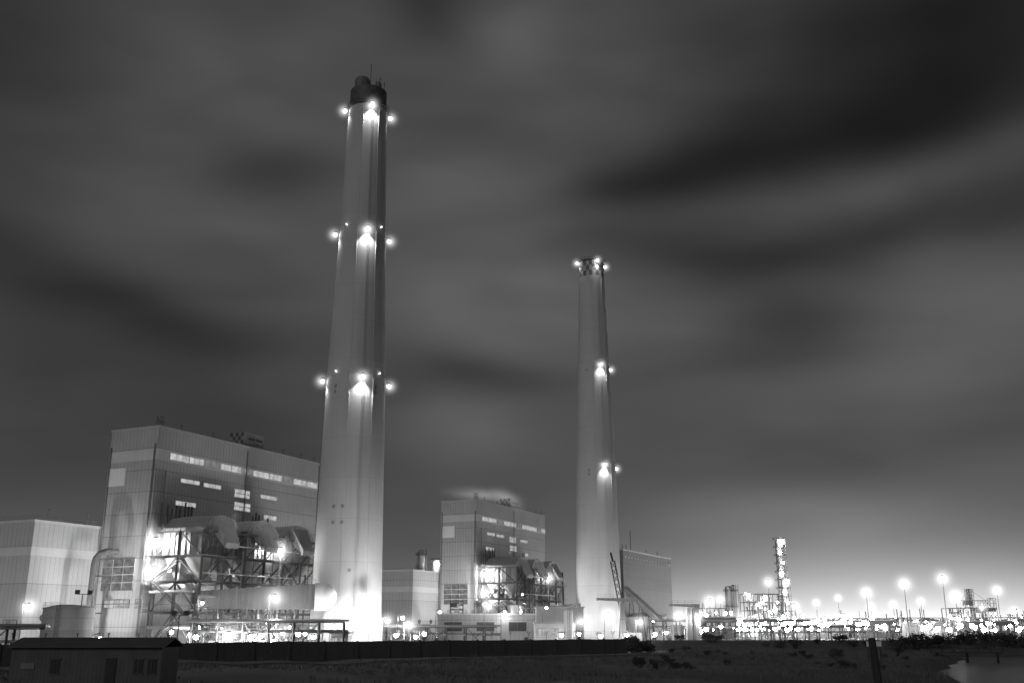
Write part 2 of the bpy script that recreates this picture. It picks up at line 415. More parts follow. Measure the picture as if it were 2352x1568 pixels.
# unseen floodlights added at the foot of the plant to brighten its walls
def added_flood(x,y,tx,ty,tz,power,ang=95):
    T=thing('added_floodlight','unseen floodlight added on a low stand to brighten the plant walls','floodlight',(x,y,0),0,'added fill floodlights at the foot of the plant')
    d=Vector((tx-x,ty-y,0)).normalized()
    part(T,'stand',B().beam((-.5,0,0),(-.5,0,1.2),.1).beam((.5,0,0),(.5,0,1.2),.1).beam((-.6,0,1.2),(.6,0,1.2),.12).box(-.5,.5,-.2,.2,1.25,1.7),M_dark)
    part(T,'lamp_glass',B().box(-.42,.42,-.15+d.y*.4,.15+d.y*.4,1.75,1.95),E_chim)
    spot(T,(d.x*.6,d.y*.6,2.1),(tx-x,ty-y,tz),power,ang,.8,.5)
added_flood(-56,228,-41,246,18,34000,110)
added_flood(-24,230,-38,248,16,32000,110)
added_flood(-16,254,-35,252,26,12000,110)
added_flood(16,366,30,388,20,32000,110)
added_flood(50,368,36,388,20,24000,110)
def loc2(O,x,y): return (O[0]+x*A.x-y*A.y, O[1]+x*A.y+y*A.x)
U1=(-82.1,230); U2=(-12.8,370)
for O in (U1,U2):
    for (x,y,tx,ty,tz,pw_) in ((-16,6,0,7,22,14000),(-14,16,0,12,10,5000),(12,-28,16,0,32,24000),(34,-26,38,0,30,24000),(56,-24,54,0,30,17000),(-38,26,-18,30,12,3800),(-24,2,-12,15.6,12,4500)):
        a=loc2(O,x,y); c=loc2(O,tx,ty); added_flood(a[0],a[1],c[0],c[1],tz,pw_,120)
# ---------------------------------------------------------------- boiler houses
def win(T,x0,x1,z0,z1,face='long',mat=None,mull=3,hm=0,name='window',fm=None):
    mat=mat or E_win; fm=fm or M_steel
    b=B()
    if face=='long': b.box(x0,x1,-.12,-.02,z0,z1)
    else: b.box(-.12,-.02,x0,x1,z0,z1)
    w=part(T,name,b,mat)
    b=B(); t=.09
    def bx(a0,a1,c0,c1):
        if face=='long': b.box(a0,a1,-.2,-.01,c0,c1)
        else: b.box(-.2,-.01,a0,a1,c0,c1)
    bx(x0-.12,x1+.12,z1,z1+.12); bx(x0-.12,x1+.12,z0-.12,z0); bx(x0-.12,x0,z0,z1); bx(x1,x1+.12,z0,z1)
    for i in range(1,mull): 
        c=x0+(x1-x0)*i/mull; bx(c-t/2,c+t/2,z0,z1)
    for i in range(1,hm+1):
        c=z0+(z1-z0)*i/(hm+1); bx(x0,x1,c-.1,c+.1)
    part(T,'frame',b,fm,parent=w)
def onface(px,py):
    k,m_=ray(px,py); s=(82.1+230*k)/(.43-.903*k); return s,CAMH+m_*(230+.903*s)
def boiler_house(O,label):
    T=thing('boiler_house',label,'power station building',(O[0],O[1],0),ROT,'boiler houses beside the chimneys')
    Lx,W,H=62,15,50
    part(T,'wall',B().box(0,Lx,0,W,0,H),M_wallA)
    b=B().box(-.15,Lx+.15,-.15,.15,H-.3,H+.35).box(-.15,Lx+.15,W-.15,W+.15,H-.3,H+.35).box(-.15,.15,.15,W-.15,H-.3,H+.35).box(Lx-.15,Lx+.15,.15,W-.15,H-.3,H+.35)
    part(T,'parapet',b,M_wallB)
    part(T,'pale_band',B().box(-.08,Lx,-.08,-.003,42.4,45.0).box(-.08,-.003,0,W,42.4,45.0),M_band)
    x=4.0; i=0
    while x<60:
        w_=random.uniform(3.4,7.6)
        win(T,x,min(x+w_,61.5),42.9,44.4,'long',E_win if i%3!=2 else E_winD,3,fm=M_band); x+=w_+.25; i+=1
    for (a,c,d,e,hm) in ((415,458,1098,1107,0),(467,507,1108,1117,0),(539,573,1122,1140,1),(538,574,1152,1170,1),(598,635,1135,1143,0),(403,449,1149,1159,0),(606,634,1182,1191,0)):
        s0,z1=onface(a,d); s1,_=onface(c,(d+e)/2); _,z0=onface(a,e)
        win(T,s0,s1,z0,z1,'long',E_win,3,hm,fm=M_band)
    win(T,3.5,13.2,13,20,'side',E_winD,3,3,'louvred_window',fm=M_wallA)
    win(T,4,11.5,9.3,10.9,'side',E_win,5,1); win(T,.6,2,9.2,11,'side',E_win,3,1)
    part(T,'white_panel',B().box(-.1,-.004,9.3,14.6,36.8,41),M_white)
    for p,q,r in (((-.4,.6,0),(-.4,.6,46),.18),((-.4,14.4,0),(-.4,14.4,46),.18),((3,-.3,0),(3,-.3,40),.15),((31,-.3,0),(31,-.3,49),.15)):
        part(T,'downpipe',B().tube(p,q,r),M_steel)
    R=part(T,'roof_plant_room',B().box(31,39,1.5,6,H,H+4.2),mat_surface('plant_room_sheet',.24,.7,.2,.3))
    b=B()
    for i in range(5):
        for j in range(4):
            if (i+j)%2: b.box(30.9,30.99,1.5+i*.9,2.4+i*.9,H+j*1.05,H+1.05+j*1.05)
    part(T,'chequer_board',b,M_black,parent=R)
    for i in range(6): part(T,'vent_grille',B().box(33+i*.85+(i>2)*.5,33.6+i*.85+(i>2)*.5,1.4,1.49,H+2.4,H+3.0),M_black,parent=R)
    part(T,'roof_mast',B().lattice(.5,1.6,.5,1.6,H+.35,H+2.6,2,.08),M_dark)
    for q in (8,19,47,55,61): part(T,'roof_mast',B().beam((q,1,H),(q,1,H+2.2),.12).beam((q-.3,1,H+1.8),(q+.3,1,H+1.8),.1),M_dark)
    part(T,'roof_railing',B().rail([(1,1.2,H+.3),(61,1.2,H+.3)],1.0,.04,3),M_steel)
    return T
boiler_house(U1,'tall sheet-clad boiler house with lit ribbon windows beside the chimney')
boiler_house(U2,'tall clad boiler house with steam drifting off its roof')
def hall(O,H,label):
    T=thing('turbine_hall',label,'power station building',(O[0],O[1],0),ROT,'low turbine halls')
    part(T,'wall',B().box(0,40,0,48,0,H),M_wallB)
    part(T,'parapet',B().box(-.2,40,-.2,.1,H,H+.6).box(-.2,.1,.1,48,H,H+.6),M_band)
    part(T,'pale_band',B().box(-.1,40,-.1,-.004,H-7,H-5.2).box(-.1,-.004,0,48,H-7,H-5.2),M_band)
    for i in range(7): win(T,1.5+i*5.5,5.5+i*5.5,5,6.5,'side',E_winD,4)
    for i in range(2): part(T,'round_vent',B().tube((5+8*i,-.35,7),(5+8*i,-.01,7),.7,None,14),M_dark)
    part(T,'roof_railing',B().rail([(.5,44,H+.5),(.5,.5,H+.5),(38,.5,H+.5)],1,.04,3),M_steel)
    for q in (4,15): part(T,'roof_mast',B().beam((q,1,H),(q,1,H+3.5),.12).beam((q-.3,1,H+3),(q+.3,1,H+3),.1),M_steel)
hall((-103.7,220),27,'low pale clad turbine hall adjoining the boiler house')
hall(loc2(U2,-18.3,15.6),24,'low pale turbine hall between the chimneys')
# third building
T=thing('boiler_house','dark windowless boiler house block behind the second chimney','power station building',(55.3,510,0),ROT)
part(T,'wall',B().box(0,82,0,18,0,42),M_wallD)  # wall colour darkened because no floodlights reach this block
part(T,'parapet',B().box(-.3,82.3,-.3,.2,42,42.8).box(-.3,.2,.2,18,42,42.8),M_wallB)
for i in range(16): win(T,2+i*5,5.6+i*5,38.6,39.5,'long',M_wallB,2)
for i in range(3): win(T,2+i*5,5+i*5,36,39,'side',M_dark,2)
for q in (6,11,17,50,70): part(T,'roof_mast',B().beam((q,4,42),(q,4,42+random.uniform(3,5)),.25).box(q-.3,q+.3,3.7,4.3,42,43.5),M_dark)
part(T,'roof_mast',B().beam((30,6,42),(30,6,55),.25).box(29,31,5,7,42,44),M_dark)
# steam drifting off the roof
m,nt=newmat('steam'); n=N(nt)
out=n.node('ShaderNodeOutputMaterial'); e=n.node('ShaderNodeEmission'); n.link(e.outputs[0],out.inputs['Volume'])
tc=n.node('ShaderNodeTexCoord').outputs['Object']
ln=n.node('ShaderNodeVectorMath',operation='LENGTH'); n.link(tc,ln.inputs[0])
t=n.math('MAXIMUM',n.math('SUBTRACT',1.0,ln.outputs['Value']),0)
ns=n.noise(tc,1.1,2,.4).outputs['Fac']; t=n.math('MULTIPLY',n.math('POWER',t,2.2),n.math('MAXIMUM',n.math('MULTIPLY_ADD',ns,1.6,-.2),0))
n.link(n.math('MULTIPLY',t,.075),e.inputs[1])  # steam paleness is its own emission, painted in rather than lit by lamps
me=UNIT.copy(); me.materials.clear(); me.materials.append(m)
for px,py,sx,sz,r in ((1110,1136,22,4.5,.10),(1168,1147,11,5.0,.6)):
    x,y,z=at(px,py,400); o=obj('steam_plume',me,None,(x,y,z),0,'thin pale wisp of steam over the boiler house roof','steam','steam wisps'); o.scale=(sx,6,sz); o.rotation_euler=(0,r,0)
# ---------------------------------------------------------------- precipitators
def precip(O,label):
    T=thing('electrostatic_precipitator',label,'industrial plant',(O[0],O[1],0),ROT,'dust precipitators beside the boiler houses')
    X=[0,7,14,21,28,35,42]; Yy=[-16,-9,-2]; Z=[8,14.5,20,25.6]
    b=B()
    for x in X:
        for y in Yy: b.beam((x,y,0),(x,y,25.6),.5)
        for z in Z: b.beam((x,-16,z),(x,-2,z),.35)
    for z in Z:
        for y in Yy: b.beam((0,y,z),(42,y,z),.4)
    zz=[0]+Z
    for i in range(6):
        for j in range(4):
            if (i*3+j)%3!=1: b.beam((X[i],-16,zz[j]),(X[i+1],-16,zz[j+1]),.25)
            if (i+j)%3==0: b.beam((X[i+1],-16,zz[j]),(X[i],-16,zz[j+1]),.25)
    for j in range(4): b.beam((0,-16,zz[j]),(0,-9,zz[j+1]),.25).beam((0,-2,zz[j]),(0,-9,zz[j+1]),.25)
    for i in range(12):
        x=3.5*i+1.7
        b.beam((x,-17.2,8 if i%2 else 14.5),(x,-17.2,20 if i%3 else 25.6),.16)
        b.beam((x,-17.2,17.2),(x+3.5,-17.2,17.2),.12).beam((x,-17.2,11.2),(x+3.5,-17.2,11.2),.12)
    part(T,'steel_frame',b,M_steel_d)
    for z in (8,14.5,20): 
        b=B().box(-1.6,43,-17.4,-15.6,z+.2,z+.32).box(-1.8,.6,-15.6,-1,z+.2,z+.32)
        b.rail([(-1.6,-1,z+.3),(-1.6,-17.3,z+.3),(43,-17.3,z+.3)],1.1,.06,2.3)
        part(T,'walkway',b,M_grate)
    for cx in (7,21,35):
        b=B().box(cx-5.6,cx+5.6,-14.6,-3,20.6,25.4)
        for q in range(8): b.box(cx-5.6+q*1.55,cx-5.4+q*1.55,-14.8,-14.61,20.6,25.4)
        for q in range(8): b.box(cx-5.8,cx-5.61,-14.4+q*1.55,-14.2+q*1.55,20.6,25.4)
        part(T,'collector_casing',b,M_steel_l)
        pr=[(-5.8,25.45),(-5.8,26.6),(-3.6,28.8),(0,29.6),(3.6,28.8),(5.8,26.6),(5.8,25.45)]
        b=B().prism([(cx+x,-15.2,z) for x,z in pr],[(cx+x,-3,z) for x,z in pr])
        b.prism([(cx-4,-15.2,26),(cx+4,-15.2,26),(cx+3,-15.2,28.6),(cx-3,-15.2,28.6)],[(cx-2.2,-18,22),(cx+2.2,-18,22),(cx+2.2,-18.4,23.2),(cx-2.2,-18.4,23.2)])
        for q in range(6): b.box(cx-5.9,cx-5.81,-14.6+q*2.2,-14.4+q*2.2,25.5,26.6)
        part(T,'hood',b,mat_surface('hood_sheet',.30,.5,.35,.3,True,(1.2,0,.15),.2,.1))
        for hx in (-2.8,2.8):
            for hy in (-11.8,-5.9):
                b=B().prism([(cx+hx-.5,hy-.5,15.2),(cx+hx+.5,hy-.5,15.2),(cx+hx+.5,hy+.5,15.2),(cx+hx-.5,hy+.5,15.2)],
                            [(cx+hx-2.7,hy-2.8,20.5),(cx+hx+2.7,hy-2.8,20.5),(cx+hx+2.7,hy+2.8,20.5),(cx+hx-2.7,hy+2.8,20.5)])
                b.tube((cx+hx,hy,12),(cx+hx,hy,15.2),.35)
                part(T,'ash_hopper',b,mat_surface('hopper_sheet',.24,.6,.4,.4))
    for cx in (3.5,14,28,38.5):
        b=B(); pts=[(cx,-12,8.6),(cx,-12,12),(cx,-10,13.6),(cx,-4,13.6),(cx,0,13.6)]
        b.path(pts,1.1,14)
        for p in pts[1:-1]: b.ball(p,1.1,14,8)
        part(T,'round_duct',b,M_pipe,True)
    for p,q,r in (((1,-6,17.3),(41,-6,17.3),.6),((1,-13.8,9.6),(41,-13.8,9.6),.4),((1,-14.8,10.4),(41,-14.8,10.4),.28),((-1,-16.8,11.5),(42,-16.8,11.5),.2),((-.8,-3,5),(-.8,-15.5,5),.4),((-1.2,-3,12.5),(-1.2,-15.5,12.5),.3),((-1,-17.6,16.4),(30,-17.6,16.4),.15),((8,-17.6,22.6),(42,-17.6,22.6),.18)):
        part(T,'pipe',B().tube(p,q,r,None,12),M_pipe,True)
    for q in range(12):
        x=2+q*3.4; part(T,'pipe',B().path([(x,-16.9,1),(x,-16.9,9+q%4*4.2),(x+2,-15,9+q%4*4.2)],.14+.07*(q%3),8),M_pipe if q%2 else M_steel_d,True)
    for cx in (6,19,33):
        part(T,'fan_casing',B().tube((cx-2.2,-8,3.2),(cx+2.2,-8,3.2),2.4,None,18).box(cx+2.2,cx+5,-9,-7,1,4).box(cx-3,cx+5.5,-10,-6,0,.9),M_pipe)
    for z0,z1,f in ((.2,8,0),(8.3,14.6,1),(14.8,20.1,0)):
        b=B(); ya,yc=(-14,-5) if f else (-5,-14)
        for xx in (-3.2,-2.2): b.beam((xx,ya,z0),(xx,yc,z1),.18)
        b.beam((-3.2,ya,z0+1),(-3.2,yc,z1+1),.06)
        for q in range(14):
            t=q/13; y=ya+(yc-ya)*t; z=z0+(z1-z0)*t; b.box(-3.2,-2.2,y-.15,y+.15,z,z+.05)
        part(T,'stair',b,M_grate)
    for q in range(14):
        x=2+q*1.4+random.uniform(-.4,.4) if q<8 else 24+q*1.2
        part(T,'vent_pipe',B().tube((x,-1.2,27),(x,-1.2,31.5+random.uniform(-1,2)),.22,None,8),M_dark)
    b=B()
    for i in range(12):
        x=-6+i*4.4
        for y in (-27,-22): b.beam((x,y,0),(x,y,5.5+(i%3)),.22)
        if i<11:
            b.beam((x,-27,5.4),(x+4.4,-27,5.4),.2).beam((x,-22,5.4),(x+4.4,-22,5.4),.2)
            b.beam((x,-27,0),(x+4.4,-27,5.4),.14) if i%2 else b.beam((x,-27,5.4),(x+4.4,-27,0),.14)
        b.beam((x,-27,5.4),(x,-22,5.4),.2)
    b.rail([(-6,-27,5.5),(42,-27,5.5)],1.1,.05,2.2)
    part(T,'outer_scaffold',b,M_steel_d)
    for y,z,r in ((-26,4.4,.4),(-25,4.2,.25),(-24,4.4,.35),(-26.5,2.2,.3)): part(T,'pipe',B().tube((-8,y,z),(44,y,z),r,None,10),M_pipe,True)
    for (x,y,z,r) in ((-2,-4,23.2,.95),(-2.6,-5,16.8,1.0),(24.5,-17.8,22.6,.75),(9,-9,18,.55),(22,-8,17,.5),(35,-9,18,.55),(12,-10,11,.6),(30,-11,6,.6),(14,-17.6,11,.4),(40,-17.5,13,.4),(5,-12,5,.65),(20,-15,4,.65),(33,-20,3.5,.65),(-3,-12,4,.65),(-1,-18,10,.5),(4,-19.5,4.5,.6),(14,-20,3.2,.6),(27,-20,5,.5),(40,-20,3.5,.6),(-6,-20,3.5,.6),(20,-1.5,27.5,.35)):  # includes extra lamps added to brighten the plant
        b=B().beam((x,y,z+r+.1),(x+1.4,y+1.4,z+r+.1),.14).tube((x,y,z+r*.75),(x,y,z+r+.3),r*1.1,r*.4,10)
        h=part(T,'floodlight',b,M_dark); part(T,'lamp_glass',B().ball((x,y,z),r*.6,8,6),E_lampS if r<.7 else E_lamp,parent=h)
        if r>.7: halo(h,(x,y,z),6.5,4.8,6)
    return T
precip(U1,'steel-framed dust precipitator with hoods, hoppers and glaring floodlights')
precip(U2,'steel-framed dust precipitator with hoods, hoppers and lamps, farther along')
# ---------------------------------------------------------------- flue ducts to chimneys
def flue(p0,p1,z0,zt0,zt1,label):
    T=thing('flue_duct',label,'duct',(0,0,0),0,'ducts leading into chimneys')
    p0=Vector(p0);p1=Vector(p1); d=(p1-p0).normalized(); nn=Vector((-d.y,d.x)); w=3
    Ld=(p1-p0).length
    def q(s,o,z): v=p0+d*s+nn*o; return (v.x,v.y,z)
    def top(s): return zt0+(zt1-zt0)*s/Ld
    b=B().prism([q(0,0,z0),q(0,w*2,z0),q(0,w*2,zt0),q(0,0,zt0)],[q(Ld,0,z0),q(Ld,w*2,z0),q(Ld,w*2,zt1),q(Ld,0,zt1)])
    s=.4
    while s<Ld:
        b.prism([q(s,-.42,z0-.1),q(s+.35,-.42,z0-.1),q(s+.35,0,z0-.1),q(s,0,z0-.1)],[q(s,-.42,top(s)+.1),q(s+.35,-.42,top(s)+.1),q(s+.35,0,top(s)+.1),q(s,0,top(s)+.1)]); s+=1.25
    part(T,'duct_body',b,mat_surface('duct_sheet',.15,.6,.4,.3))
    zc=z0+(zt1-z0)/2; h_=(zt1-z0)
    b=B().tube(q(Ld,w-.5,zc),q(Ld+2.0,w-.5,zc),h_*.56,h_*.56,28)
    b.ball(q(Ld+2.0,w-.5,zc),h_*.55,20,12)
    part(T,'round_end',b,M_white,True)
    part(T,'elbow',B().tube(q(Ld+.6,w,zc),q(Ld+1.4,w+10,zc),h_*.38,None,20),M_pipe,True)
    b=B(); s=1.5; pr_=None
    while s<Ld:
        for o in (.2,w*2-.2): b.beam(q(s,o,0),q(s,o,z0),.4)
        b.beam(q(s,.2,z0*.5),q(s,w*2-.2,z0*.5),.25)
        if pr_ is not None:
            b.beam(q(pr_,.2,0),q(s,.2,z0*.5),.2).beam(q(pr_,.2,z0*.5),q(s,.2,z0),.2).beam(q(s,.2,0),q(pr_,.2,z0*.5),.2).beam(q(pr_,.2,z0*.5),q(s,.2,z0*.5),.25)
        pr_=s; s+=5.2
    part(T,'support_trestle',b,M_steel_d)
    part(T,'railing',B().rail([q(0,-.1,zt0),q(Ld,-.1,zt1)],1.0,.05,2.5),M_steel)
flue((-70,226),(-44.2,231.4),8.9,12.6,14.4,'ribbed sheet-metal flue duct on trestles running to the chimney')
flue(loc2(U2,12,-19),loc2(U2,31,-28),8.6,12,13.5,'ribbed flue duct running to the second chimney')
# ---------------------------------------------------------------- lamp posts
def post(px,py,Y,r,mat,label,group,arm=True,pr=.12,z0=0,name='lamp_post',mr=0):
    x,y,z=at(px,py,Y)
    T=thing(name,label,'lamp post',(x,y,z0),0,group)
    b=B()
    if arm: b.tube((-1.2,0,0),(-1.2,0,z+.6-z0),pr,pr*.6,8).beam((-1.2,0,z+.6-z0),(0,0,z+.75-z0+r*.3),pr)
    else: b.tube((0,0.3,0),(0,0.3,z-z0),pr*1.3,pr*.8,6)
    b.tube((0,0,z-z0+r*.7),(0,0,z-z0+r+.25),r*1.05,r*.4,10)
    part(T,'pole',b,M_steel)
    h=part(T,'lamp_head',B().ball((0,0,z-z0),r,8 if Y<450 else 6,5),mat)
    if mr: halo(h,(0,0,z-z0),round(mr),4.8,7)
G1='lamp posts around the power station yard'
for px,py,Y,r,mr in ((67,1393,205,.5,6),(632,1372,218,.55,6),(525,1460,205,.85,7),(650,1450,220,.5,5),(685,1455,222,.5,0),(600,1458,225,.5,0),(890,1425,235,.45,5),(940,1435,240,.65,6),(925,1418,260,.45,0),(1335,1427,290,.5,6),(1398,1412,285,.55,6),(1470,1428,290,.55,6),(1560,1415,330,.5,7),(1605,1418,330,.5,6),(1122,1392,292,.5,6),(1160,1405,300,.4,0),(1010,1405,320,.35,0),(1255,1395,310,.3,0),(770,1440,235,.4,0),(1330,1455,250,.4,0),(1505,1455,300,.5,0),(450,1462,200,.5,0),(575,1462,210,.5,0),(975,1455,240,.45,0),(1290,1458,262,.45,0),(1440,1458,270,.45,0),(1380,1460,262,.45,0),(910,1458,230,.45,0),(955,1462,232,.4,0),(720,1462,222,.45,0),(1530,1452,330,.5,0),(1580,1448,350,.6,0),(1500,1425,380,.5,0),(230,1465,178,.3,0)):  # posts beyond the known lamps are added to light up the plant base
    post(px,py,Y,r,E_lamp if r>.5 else E_lampS,'slim steel lamp post with bright lamp in the plant yard',G1,mr=mr)
G2='high-mast floodlights over the refinery'
for px,py,Y,r in ((1765,1336,600,1.3),(1990,1360,560,1.3),(2077,1340,540,1.4),(2165,1328,520,1.4),(2195,1368,540,1.4),(2290,1355,560,1.2),(1925,1372,640,.9),(1875,1383,650,.9),(2000,1392,600,.9),(2052,1387,620,.9),(2115,1380,600,.9),(1825,1391,600,1.1),(1700,1424,500,1.4),(1630,1380,520,1.3),(1655,1375,540,1.0),(2330,1403,560,.9),(2255,1395,560,.9)):
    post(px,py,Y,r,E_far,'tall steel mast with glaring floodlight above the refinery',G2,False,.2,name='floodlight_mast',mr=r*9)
G3='small lamps across the refinery'
rs=random.Random(3)
for i in range(280):
    px=1590+765*rs.random()**.9; Y=rs.uniform(360,820)
    py=1447-abs(rs.gauss(0,14))
    if px<1700: py+=5
    post(px,min(py,1452),Y,rs.choice((.4,.6,.8,1.0,1.4))*Y/620,E_far,'small bright lamp on a thin pole in the refinery',G3,False,.12)
for px,py,Y in ((190,1364,188),(412,1412,180)):
    x,y,z=at(px,py,Y)
    T=thing('floodlight_pole','dark pole with two unlit floodlights behind the wall','lamp post',(x,y,0),.3,'unlit floodlight poles')
    part(T,'pole',B().tube((0,0,0),(0,0,z),.14,.1).beam((-1,0,z),(1.4,0,z),.12),M_dark)
    for q in (-.9,1.2): part(T,'floodlight',B().prism([(q-.4,-.5,z),(q+.4,-.5,z),(q+.4,0,z),(q-.4,0,z)],[(q-.45,-.2,z+.75),(q+.45,-.2,z+.75),(q+.45,.3,z+.6),(q-.45,.3,z+.6)]),M_dark)
# ---------------------------------------------------------------- yard things
x,y,_=at(156,1430,190)
T=thing('storage_tank','squat grey steel storage tank with shallow domed roof','tank',(x,y,0))
part(T,'tank_shell',B().lathe([(4.45,0),(4.45,8.3)],48),M_tank,True)
part(T,'tank_roof',B().lathe([(4.6,8.3),(4.6,8.45),(2.5,8.9),(.3,9.1)],48),M_tank,True)
part(T,'railing',B().rail([(4.4*math.cos(t*math.pi/8),4.4*math.sin(t*math.pi/8),8.45) for t in range(6,13)],.9,.04,2),M_steel)
b=B()
for z in range(0,9): b.box(-.3,.3,-4.75,-4.6,z,z+.06)
b.beam((-.3,-4.7,0),(-.3,-4.7,9),.07).beam((.3,-4.7,0),(.3,-4.7,9),.07); part(T,'ladder',b,M_steel)
# gooseneck duct
x0,_,z0=at(219,1262,228); 
T=thing('gooseneck_duct','large bent pipe rising beside the boiler house wall','duct',(x0,228,0))
pts=[(0,0,0),(0,0,z0-3.2),(.3,0,z0-1.8),(1.2,0,z0-.7),(2.6,0,z0-.3),(4.6,1.5,z0-.3)]
b=B().path(pts,.62,14)
for p in pts[1:-1]: b.ball(p,.62,14,8)
part(T,'pipe',b,M_steel_d,True)
for z in (8,16): part(T,'bracket',B().beam((0,0,z),(3,2,z),.3),M_dark)
def rack(x,y,rot,Lr,H,label,lv=2,w=3):
    T=thing('pipe_rack',label,'pipe rack',(x,y,0),rot,'pipe racks')
    b=B(); s=0
    while s<=Lr+.01:
        for o in (0,w): b.beam((s,o,0),(s,o,H),.3)
        for k in range(lv): b.beam((s,0,H-k*2.2),(s,w,H-k*2.2),.25)
        if s>0 and int(s/5)%2: b.beam((s-5,0,0),(s,0,H),.16).beam((s,0,0),(s-5,0,H),.16)
        s+=5
    b.beam((0,0,H),(Lr,0,H),.25).beam((0,w,H),(Lr,w,H),.25)
    part(T,'trestle',b,M_steel_d)
    for k in range(lv):
        for o in (.5,1.2,1.9,2.5): 
            r=random.uniform(.12,.32); part(T,'pipe',B().tube((-1,o,H-k*2.2+r+.15),(Lr+1,o,H-k*2.2+r+.15),r,None,8),M_pipe if random.random()<.5 else M_steel,True)
x,y,_=at(440,1440,208); rack(x,y,.12,30,6,'steel pipe rack crossing the lit plant yard')
x,y,_=at(-60,1440,160); rack(x,y,.1,9.5,4.8,'low dark pipe rack beside the storage tank',2)
x,y,_=at(890,1440,262); rack(x,y,.2,28,5,'pipe rack beyond the chimney base')
x,y,_=at(1500,1440,360); rack(x,y,.25,60,7,'long pipe rack towards the refinery')
x,y,_=at(1640,1440,430); rack(x,y,.1,80,5,'long pipe rack in the refinery',2)
def cabin(px0,px1,pyt,Y,dep,label,mat,cat='building',name='control_building',wins=4,lit=E_win,rot=0.0):
    x0,_,z=at(px0,pyt,Y); x1=at(px1,pyt,Y)[0]; w=x1-x0
    T=thing(name,label,cat,(x0,Y,0),rot)
    part(T,'wall',B().box(0,w,0,dep,0,z-.4),mat)
    part(T,'roof',B().box(-.4,w+.4,-.4,dep+.4,z-.4,z),M_band)
    for i in range(wins):
        a=w*(i+.2)/wins; c=w*(i+.75)/wins
        b=B().box(a,c,-.08,-.01,z*.45,z*.72); ww=part(T,'window',b,lit)
        bb=B().box(a-.1,c+.1,-.14,-.0,z*.72,z*.72+.12).box((a+c)/2-.05,(a+c)/2+.05,-.13,-.085,z*.45,z*.72); part(T,'frame',bb,M_steel,parent=ww)
    part(T,'door',B().box(w*.93-1,w*.93,-.1,-.01,0,2.3),M_dark)
    return T,w,z
T,w,z=cabin(1006,1228,1408,300,16,'flat-roofed pale switchgear building behind the wall',M_wallB,wins=3,lit=M_dark,rot=.05)
part(T,'roof_lattice',B().lattice(3.5,7.2,1,4,z,z+3.6,3,.2).rail([(3.5,1,z+3.6),(7.2,1,z+3.6)],1,.05,1.2).box(3.6,5.4,1.3,3.2,z+1.8,z+3.0),M_dark)
part(T,'roof_tank',B().lathe([(1.6,z),(1.6,z+2.4),(.3,z+2.9)],20,(22,6)),M_pipe,True)
cabin(1230,1322,1428,290,9,'bright white low building with lit front',M_white,wins=3,rot=.03)
cabin(1232,1340,1392,330,18,'low pale-roofed workshop behind the white building',M_band,wins=0)
cabin(905,985,1432,290,8,'small site office by the pipe rack',M_wallB,wins=4)
cabin(760,800,1450,215,5,'small cabin beside the chimney base',M_white,wins=2)
cabin(1620,1690,1415,480,12,'low refinery workshop with lit windows',M_wallD,wins=5)
cabin(1845,1960,1432,520,12,'long low refinery building with lit windows',M_wallB,wins=8)
cabin(2090,2170,1428,540,12,'low refinery control building with lit windows',M_wallB,wins=6)
cabin(1975,2055,1422,500,12,'dark flat-roofed refinery shed with lit windows',M_wallD,wins=6)
cabin(2230,2330,1424,470,12,'dark refinery warehouse with lit windows',M_wallD,wins=6)
def vessel(px,pyt,Y,r,label):
    x,y,z=at(px,pyt,Y); T=thing('storage_vessel',label,'tank',(x,y,0),0,'upright white vessels')
    part(T,'vessel_shell',B().lathe([(r,.8),(r,z-r*.6),(r*.85,z-r*.25),(r*.4,z)],24),M_white,True)
    part(T,'skirt',B().lathe([(r*.9,0),(r*.9,.79)],20),M_steel)
    b=B().beam((-.25,-r-.15,0),(-.25,-r-.15,z-.5),.06).beam((.25,-r-.15,0),(.25,-r-.15,z-.5),.06)
    for q in range(int(z)): b.beam((-.25,-r-.15,q+.3),(.25,-r-.15,q+.3),.05)
    part(T,'ladder',b,M_steel)
vessel(1305,1398,280,1.25,'upright white storage vessel with domed top')
for px in (1549,1562): vessel(px,1434,320,1.0,'short upright white vessel near the gantry')
def gantry(px0,px1,pyt,Y,legs,label,beam=1.2):
    x0,_,z=at(px0,pyt,Y); x1=at(px1,pyt,Y)[0]
    T=thing('gantry',label,'gantry',(x0,Y,0),.1,'concrete and steel gantries')
    for l in legs:
        lx=at(l,pyt,Y)[0]-x0; part(T,'column',B().prism([(lx-.95,0,0),(lx+.95,0,0),(lx+.95,1.6,0),(lx-.95,1.6,0)],[(lx-.65,0,z-beam),(lx+.65,0,z-beam),(lx+.65,1.6,z-beam),(lx-.65,1.6,z-beam)]),M_wallB)
    b=B().prism([(0,-.2,z-beam*.5),(x1-x0,-.2,z-beam),(x1-x0,1.8,z-beam),(0,1.8,z-beam*.5)],[(0,-.2,z),(x1-x0,-.2,z),(x1-x0,1.8,z),(0,1.8,z)])
    part(T,'beam',b,M_wallB)
    part(T,'railing',B().rail([(0,0,z),(x1-x0,0,z)],1,.05,2),M_steel)
gantry(1372,1466,1372,275,[1430],'pale T-shaped gantry on a single tapered column')
gantry(1540,1608,1386,330,[1583,1601],'pale gantry on two columns')
p=at(1432,1345,420); q=at(1520,1425,390)
T=thing('conveyor_gallery','enclosed sloping conveyor gallery on trestle legs','conveyor',(0,0,0))
b=B().prism([(p[0],p[1],p[2]-2.4),(p[0]+2,p[1]+3,p[2]-2.4),(p[0]+2,p[1]+3,p[2]),(p[0],p[1],p[2])],[(q[0],q[1],q[2]-2.4),(q[0]+2,q[1]+3,q[2]-2.4),(q[0]+2,q[1]+3,q[2]),(q[0],q[1],q[2])])
part(T,'gallery',b,M_band)
